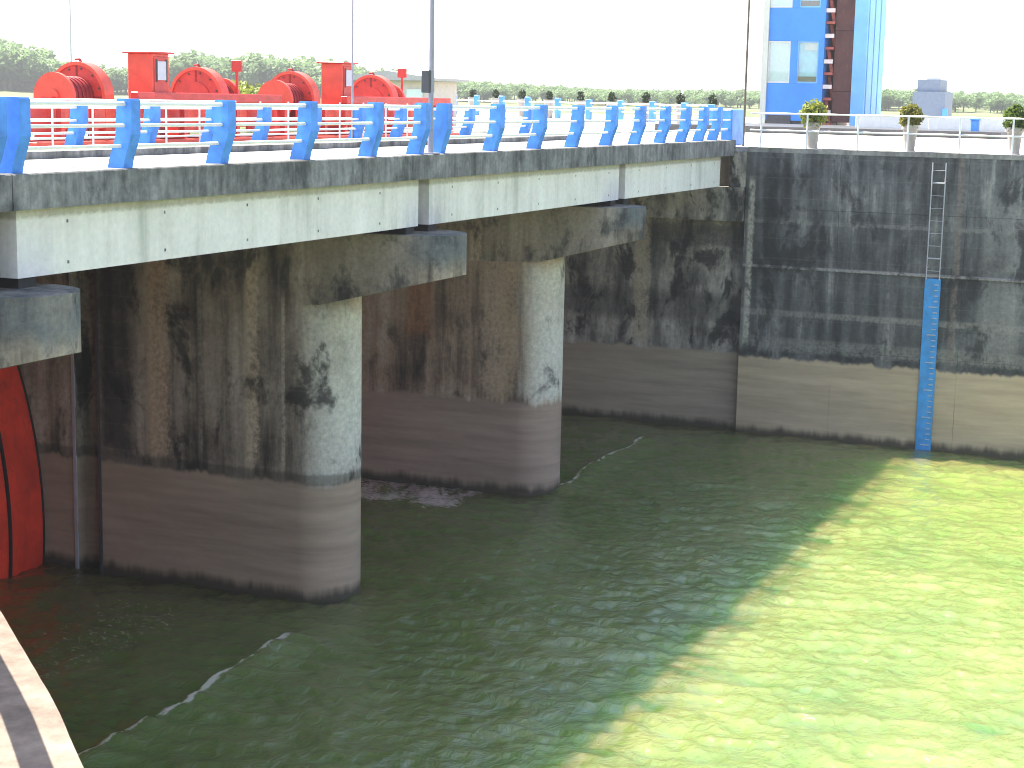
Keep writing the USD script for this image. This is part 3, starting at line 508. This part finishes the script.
for x, y, zt, lab in ((44.48, 28.4, 12.62, 'small red square indicator on a stick right of the second drum'), (55.77, 28.6, 12.66, 'narrow red indicator post right of the last drum')):
    t = Thing('indicator_post', lab, 'indicator', (x, y, 9.98), 'red indicator posts')
    t.part('stick', cyl((x, y, 9.98), (x, y, zt-0.2), 0.045, 8), 'red_paint', smooth=40)
    t.part('plate', box(x-0.05, x+0.05, y-0.17, y+0.17, zt-0.34, zt, 0.01), 'red_paint')
hr = Thing('hoist_deck_railing', 'thin white pipe railing along the front of the hoist deck', 'railing', (40, 26.35, 9.98))
for x in np.arange(33.2, 57.9, 1.55): hr.part('post', cyl((x, 26.35, 9.98), (x, 26.35, 11.42), 0.025, 8), 'white_pipe', smooth=40)
for z in (0.5, 0.95, 1.42): hr.part('rail', cyl((8, 26.35, 9.98+z), (41.2 if z > 1.4 else 58.2, 26.35, 9.98+z), 0.026, 8), 'white_pipe', smooth=40)

# ---------------- lamp poles
def lamp_pole(name, x, y, z, h, r, label, arm=0.0, boxz=None, m='lamp_pole_grey', grp=None):
    t = Thing(name, label, 'lamp post', (x, y, z), grp)
    t.part('pole', cyl((x, y, z), (x, y, z+h), r, 12, r*0.65), m, smooth=40)
    t.part('base_plate', box(x-0.16, x+0.16, y-0.16, y+0.16, z, z+0.03), m)
    if arm:
        t.part('arm', cyl((x, y, z+h-0.05), (x, y-arm*0.9, z+h+0.35), r*0.5, 8), m, smooth=40)
        t.part('lamp_head', box(x-0.13, x+0.13, y-arm*1.5, y-arm*0.85, z+h+0.3, z+h+0.43, 0.04), 'pale_panel')
    if boxz: t.part('junction_box', box(x-0.13, x+0.13, y-0.02, y+0.19, boxz, boxz+0.5, 0.02), 'steel_dark')
lamp_pole('lamp_post', 34.38, YF+0.16, ZS, 8.0, 0.062, 'tall grey lamp post with a black box at the middle deck joint', 1.2, 11.72)
lamp_pole('lamp_post', 44.05, 24.2, ZS, 8.0, 0.03, 'thin grey lamp post behind the short red cabinet', 1.0)
lamp_pole('lamp_post', 59.75, 16.9, ZW, 9.0, 0.045, 'thin brown grey mast beside the blue end block', 0, m='bark')
lamp_pole('lamp_post', 118, 38, 10.3, 6.3, 0.07, 'faint pale lamp post far off above the embankment road', 1.0, m='pale_panel')
lamp_pole('lamp_post', 62.5, 48.5, 8.0, 9.0, 0.05, 'faint pale lamp post beyond the hoists above the yellow bushes', 0, m='pale_panel')

# ---------------- tower
X0 = 106.0
tw = Thing('control_tower', 'tall blue control tower with a maroon stair shaft and wide windows', 'tower', (X0, 25, ZW))
tw.part('corner_pier', box(X0-0.12, X0+5, 28.62, 28.98, ZW, 24, 0.0), 'tower_cream')
def strip(y0, y1, z0, z1, m, dx=0.0, name='wall_panel'):
    return tw.part(name, box(X0+dx, X0+4.9, y0, y1, z0, z1), m)
for z0, z1, m in ((ZW+0.55, 11.06, 'tower_blue'), (11.065, 12.98, 'tower_blue'), (15.58, 17.6, 'tower_blue'), (19.8, 21.8, 'tower_blue'), (22.9, 24, 'tower_blue')): strip(25.08, 28.615, z0, z1, m)
strip(25.0, 28.615, ZW, ZW+0.545, 'steel_dark', 0.1, 'plinth')  # near-black colour stands for the shadow side of the plinth
for z0, z1 in ((12.985, 15.575), (17.605, 19.795)):
    strip(25.08, 25.42, z0, z1, 'tower_blue'); strip(26.76, 27.2, z0, z1, 'tower_blue'); strip(25.43, 26.98, z0+0.002, z1-0.002, 'room_cyan', 0.26, 'room_wall'); strip(26.99, 28.61, z0+0.002, z1-0.002, 'pane_pale', 0.13, 'curtain')  # pale panel behind the left window stands in for reflected sky
    tw.part('window_desk', box(X0+0.14, X0+0.25, 25.43, 26.75, z0+0.01, z0+0.42), 'steel_dark')
    for ya, yb, m in ((25.424, 26.756, 'a'), (27.204, 28.61, 'pane_pale')):
        w = tw.part('window', box(X0+0.08, X0+0.12, ya, yb, z0+0.004, z1-0.004), 'pane_glass')
        tw.part('frame', cat(box(X0+0.03, X0+0.16, ya, ya+0.07, z0+0.004, z1-0.004), box(X0+0.03, X0+0.16, yb-0.07, yb, z0+0.004, z1-0.004), box(X0+0.031, X0+0.159, ya+0.07, yb-0.07, z0+0.004, z0+0.1), box(X0+0.031, X0+0.159, ya+0.07, yb-0.07, z1-0.1, z1-0.004)), 'white_wall' if m == 'pane_pale' else 'tower_light_blue', under=w)
    tw.part('window_blind', box(X0+0.18, X0+0.2, 25.5, 26.35, z1-0.55, z1-0.1), 'white_wall')
tw.part('side_window', box(X0-0.02, X0+0.05, 27.0, 28.55, 10.25, 11.0), 'steel_dark')
# open stair zone
tw.part('stair_back', box(X0+2.0, X0+4.8, 24.5, 25.075, ZW, 24), 'dark_red_paint')
for k in range(9):
    z = ZW+0.3+k*1.55
    tw.part('stair_landing', box(X0+0.1, X0+1.995, 24.52, 25.05, z, z+0.16), 'stair_red')
    tw.part('stair_flight', prism([(24.55, z+0.17), (24.75, z+0.17), (25.03, z+1.53), (24.83, z+1.53)], 0, X0+0.5+0.5*(k % 2), X0+1.0+0.5*(k % 2)), 'stair_red')
    tw.part('landing_rail', box(X0+0.02, X0+0.06, 24.5, 25.06, z+0.7, z+0.95), 'house_pink')
for z0, z1 in ((ZW+0.5, 12.5), (12.53, 16.2), (16.23, 20), (20.03, 24)): tw.part('maroon_panel', box(X0+0.35, X0+4.8, 23.27, 24.495, z0, z1), 'tower_maroon')
tw.part('blue_facade_panel', box(X0-0.05, X0+5.2, 22.45, 23.265, ZW, 24), 'tower_light_blue')  # lighter blue puts the sky light on this side into the paint
for k in range(3): tw.part('side_fin', box(X0+0.3+1.7*k, X0+1.7+1.7*k, 22.40, 22.445, ZW+0.3, 24), 'tower_light_blue')
tw.part('roof_slab', box(X0-0.4, X0+5.6, 22.1, 29.3, 24.003, 24.35), 'tower_cream')
# kerb wall and parapet on the esplanade
single('tower_terrace', box(90, 105.2, 12.0, 30.5, ZW+0.004, ZW+0.35), 'steel_dark', 'low kerbed terrace at the foot of the blue tower, shadow side painted dark', 'terrace')  # near-black all over, painting in the shadow side of plinth and low wall
t = Thing('parapet_wall', 'low white parapet behind the esplanade right of the tower', 'wall', (95, 8, ZW))
for k in range(7):
    ya = 20.8-4.2*(k+1); t.part('wall_panel', box(96.2-0.9*k, 96.4-0.9*k, ya+0.02, ya+4.18, ZW, ZW+1.0, 0.02), 'white_wall')
for y, x in ((13.6, 92.0),):
    t = Thing('blue_bollard', 'blue square post on the esplanade right of the orange shrub', 'bollard', (x, y, ZW))
    t.part('post', box(x-0.2, x+0.2, y-0.2, y+0.2, ZW, ZW+0.9, 0.03), 'blue_paint'); t.part('cap', box(x-0.25, x+0.25, y-0.25, y+0.25, ZW+0.902, ZW+1.0, 0.02), 'blue_paint')
t = Thing('gantry_house', 'small hazy blue gantry house beyond the esplanade', 'gantry', (150, 25.4, ZW))
for k, (a, b, z) in enumerate(((24.5, 27.2, 13.0), (25.0, 26.9, 14.0), (25.0, 26.2, 14.6))):
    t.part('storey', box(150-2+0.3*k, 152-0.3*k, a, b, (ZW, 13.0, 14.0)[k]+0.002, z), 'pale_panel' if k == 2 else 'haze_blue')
for y in (24.4, 27.3): t.part('leg', box(147.7, 148, y-0.2, y+0.2, ZW, 11.6), 'tower_blue')
t = Thing('low_building', 'low pale building with a teal door beyond the last hoist', 'building', (106, 54, 9.6))
t.part('wall', box(104.5, 109, 51.6, 57.2, 9.6, 12.75), 'house_pink')
t.part('roof', prism([(50.9, 12.76), (57.9, 12.76), (57.9, 12.95), (54.4, 13.4), (50.9, 12.95)], 0, 103.8, 109.6), 'roof_grey')
dr = t.part('door', box(104.4, 104.49, 53.9, 54.7, 9.65, 12.2), 'door_teal')
t.part('window', box(104.42, 104.49, 55.3, 56.4, 10.9, 12.2), 'pane_pale'); t.part('window', box(104.42, 104.49, 52.0, 53.2, 10.9, 12.2), 'pane_pale')

# ---------------- far railing with potted plants along the embankment road
rp = [[138.36, 67.94], [134.47, 63.82], [130.99, 60.14], [127.3, 56.22], [123.71, 52.42], [119.87, 48.35], [116.2, 44.46], [112.69, 40.75], [109.44, 37.3], [106.41, 34.1], [104.02, 31.57]]
pp = [[136.46, 65.93], [132.86, 62.12], [129.33, 58.38], [125.61, 54.43], [122.01, 50.62], [118.18, 46.56], [114.63, 42.8], [111.03, 38.99], [107.71, 35.47], [104.81, 32.39]]
t = Thing('embankment_railing', 'distant white parapet with small blue posts along the embankment road', 'railing', (120, 48, 10.3))
for i, (x, y) in enumerate(rp):
    zt = 12.05-0.045*i; t.part('post', box(x-0.2, x+0.2, y-0.2, y+0.2, 10.3, zt, 0.03), 'blue_paint')
    if i < len(rp)-1:
        x2, y2 = rp[i+1]
        for zz in (10.95, 11.5): t.part('rail', cyl((x, y, zz), (x2, y2, zz), 0.05, 6), 'white_pipe')
for i, (x, y) in enumerate(pp):
    ordn = ['first', 'second', 'third', 'fourth', 'fifth', 'sixth', 'seventh', 'eighth', 'ninth', 'tenth'][i]; sc = 1.0-0.02*i
    t = Thing('potted_plant', 'small dark plant in a pale pot, %s from the left on the far embankment' % ordn, 'potted plant', (x+0.5, y-0.5, 10.3), 'potted plants along the far embankment')
    t.part('pot', at(trimesh.creation.revolve(np.array([(0.001, 0), (0.25, 0), (0.42, 1.5*sc), (0.001, 1.5*sc)]), sections=12), x+0.5, y-0.5, 10.3), 'pot_concrete', smooth=35)
    t.part('foliage', at(leaf_ball(120, 0.28, 0.4, 0.12, 30+i), x+0.5, y-0.5, 10.3+1.5*sc+0.3), 'leaf_dark')

# ---------------- distant trees
def tree_proto(path, seed, m):
    g = np.random.default_rng(seed); ms = []
    for k in range(7):
        a = g.random()*6.28; rr = 0.42*g.random()**0.5; z = 0.35+0.5*g.random()
        b = leaf_ball(75, 0.26+0.12*g.random(), 0.2+0.1*g.random(), 0.075, seed*50+k, 0.5); b.apply_translation([rr*math.cos(a), rr*math.sin(a), z]); ms.append(b)
    ms.append(cyl((0, 0, -0.1), (0, 0, 0.5), 0.035, 6))
    return usdkit.mesh(stage, path, cat(*ms), M[m])
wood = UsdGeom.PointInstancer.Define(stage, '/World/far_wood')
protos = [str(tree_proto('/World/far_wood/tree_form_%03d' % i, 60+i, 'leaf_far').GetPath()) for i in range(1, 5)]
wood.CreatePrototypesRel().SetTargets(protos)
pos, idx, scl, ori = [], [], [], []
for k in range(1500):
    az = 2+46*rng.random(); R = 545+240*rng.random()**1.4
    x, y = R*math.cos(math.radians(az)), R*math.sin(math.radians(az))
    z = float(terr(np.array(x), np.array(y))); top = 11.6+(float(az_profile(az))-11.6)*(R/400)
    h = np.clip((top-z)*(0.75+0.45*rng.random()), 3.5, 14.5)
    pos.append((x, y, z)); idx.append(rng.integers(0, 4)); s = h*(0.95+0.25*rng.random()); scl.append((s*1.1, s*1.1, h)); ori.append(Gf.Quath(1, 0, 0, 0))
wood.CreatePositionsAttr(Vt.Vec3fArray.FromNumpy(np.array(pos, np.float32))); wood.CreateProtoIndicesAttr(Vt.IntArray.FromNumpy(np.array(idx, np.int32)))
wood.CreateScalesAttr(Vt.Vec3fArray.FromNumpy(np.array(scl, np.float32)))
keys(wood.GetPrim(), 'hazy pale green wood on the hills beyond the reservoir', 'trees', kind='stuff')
for i, (x, y, w, lab) in enumerate(((97.5, 62.4, 1.7, 'yellow green bush behind the indicator post'), (100.5, 61.8, 1.9, 'yellow flowering bush left of the third drum'))):
    t = Thing('shore_bush', lab, 'bush', (x, y, 8.3), 'yellow bushes on the shore')
    t.part('foliage', at(leaf_ball(500, w, 1.5, 0.22, 80+i), x, y, 11.0), 'leaf_yellow'); t.part('stem', cyl((x, y, 8.0), (x, y, 11.2), 0.09, 6), 'bark')
single('shore_bank', weather(box(92, 106, 57.4, 66, 6, 9.5, 1.2), 0.3, 0.4, 1.5, 4), 'grass_ground', 'grassy bank spit in the reservoir', kind='structure', smooth=True)

# ---------------- near wing wall with coping (lower left)
zc = 9.0
edge = np.array([(11.5, 12.2), (9.2, 9.0), (7.8, 7.15), (6.59, 5.63), (6.06, 5.02), (5.55, 4.44), (5.13, 4.0), (4.3, 3.1), (3.0, 1.75), (1.6, 0.4), (0.0, -1.0), (-3, -3.2), (-8, -6)])
tt = np.linspace(0, 1, len(edge)); td = np.linspace(0, 1, 73)
from scipy.interpolate import PchipInterpolator, CubicSpline
cs = CubicSpline(np.concatenate([[0], np.cumsum(np.linalg.norm(np.diff(edge, axis=0), axis=1))]), edge); L_ = cs.x[-1]
e = cs(np.linspace(0, L_, 73)); tg = cs(np.linspace(0, L_, 73), 1); tg /= np.linalg.norm(tg, axis=1)[:, None]; nn = np.stack([tg[:, 1], -tg[:, 0]], 1)   # to the land side
if np.dot(nn[30], np.array([-1, 0.5])) < 0: nn = -nn
def sweep(o0, o1, z0, z1):
    a, b = e+nn*o0, e+nn*o1; n = len(e)
    v = np.vstack([np.c_[a, np.full(n, z0)], np.c_[a, np.full(n, z1)], np.c_[b, np.full(n, z1)], np.c_[b, np.full(n, z0)]]); f = []
    for i in range(n-1):
        for k in range(4):
            p0, p1 = k*n+i, ((k+1) % 4)*n+i; f += [(p0, p1, p1+1), (p0, p1+1, p0+1)]
    f += [(0, n, 2*n), (0, 2*n, 3*n), (n-1, 3*n-1, 2*n-1), (n-1, 4*n-1, 3*n-1)]
    m = trimesh.Trimesh(v, f, process=False); m.fix_normals(); return m
ww = Thing('wing_wall', 'curved near wing wall with sunlit pinkish coping at the lower left corner', 'wall', (5, 4, 0))
ww.part('stem', sweep(0.06, 0.7, -3, zc-0.25), 'abutment_concrete')
ww.part('coping', weather(sweep(0.0, 0.95, zc-0.248, zc), 0.006, 3.0, 0.25, 6), 'coping_concrete', smooth=25)
nr = Thing('near_handrail', 'pipe handrail above the near wing wall casting a stripe on the coping', 'railing', (5, 4.5, zc))
sh = 0.95
rail_line = e + nn*0.17 + np.array([0.13, 0.62])*sh
sl = slice(4, 31)
rl = rail_line[sl]
nr.part('rail', cat(*[cyl((*a, zc+sh), (*b, zc+sh), 0.06, 12) for a, b in zip(rl[:-1], rl[1:])]), 'white_pipe', smooth=60)
for k in (0, 7): nr.part('post', cyl((*rl[k], zc-0.5), (*rl[k], zc+sh), 0.035, 8), 'white_pipe', smooth=40)
single('near_bank', prism([tuple(p) for p in (e+nn*0.96)[:60]] + [(-20, 3), (-20, 30), (6.4, 30), (6.4, 16)], 2, 8.2, zc-0.6), 'pale_concrete', 'paved near bank behind the wing wall', kind='structure')

# ---------------- air
hz = box(-300, 900, -300, 1000, -6, 60)
single('haze', hz, 'haze_air', 'thin bright haze over the water and the hills', kind='stuff')
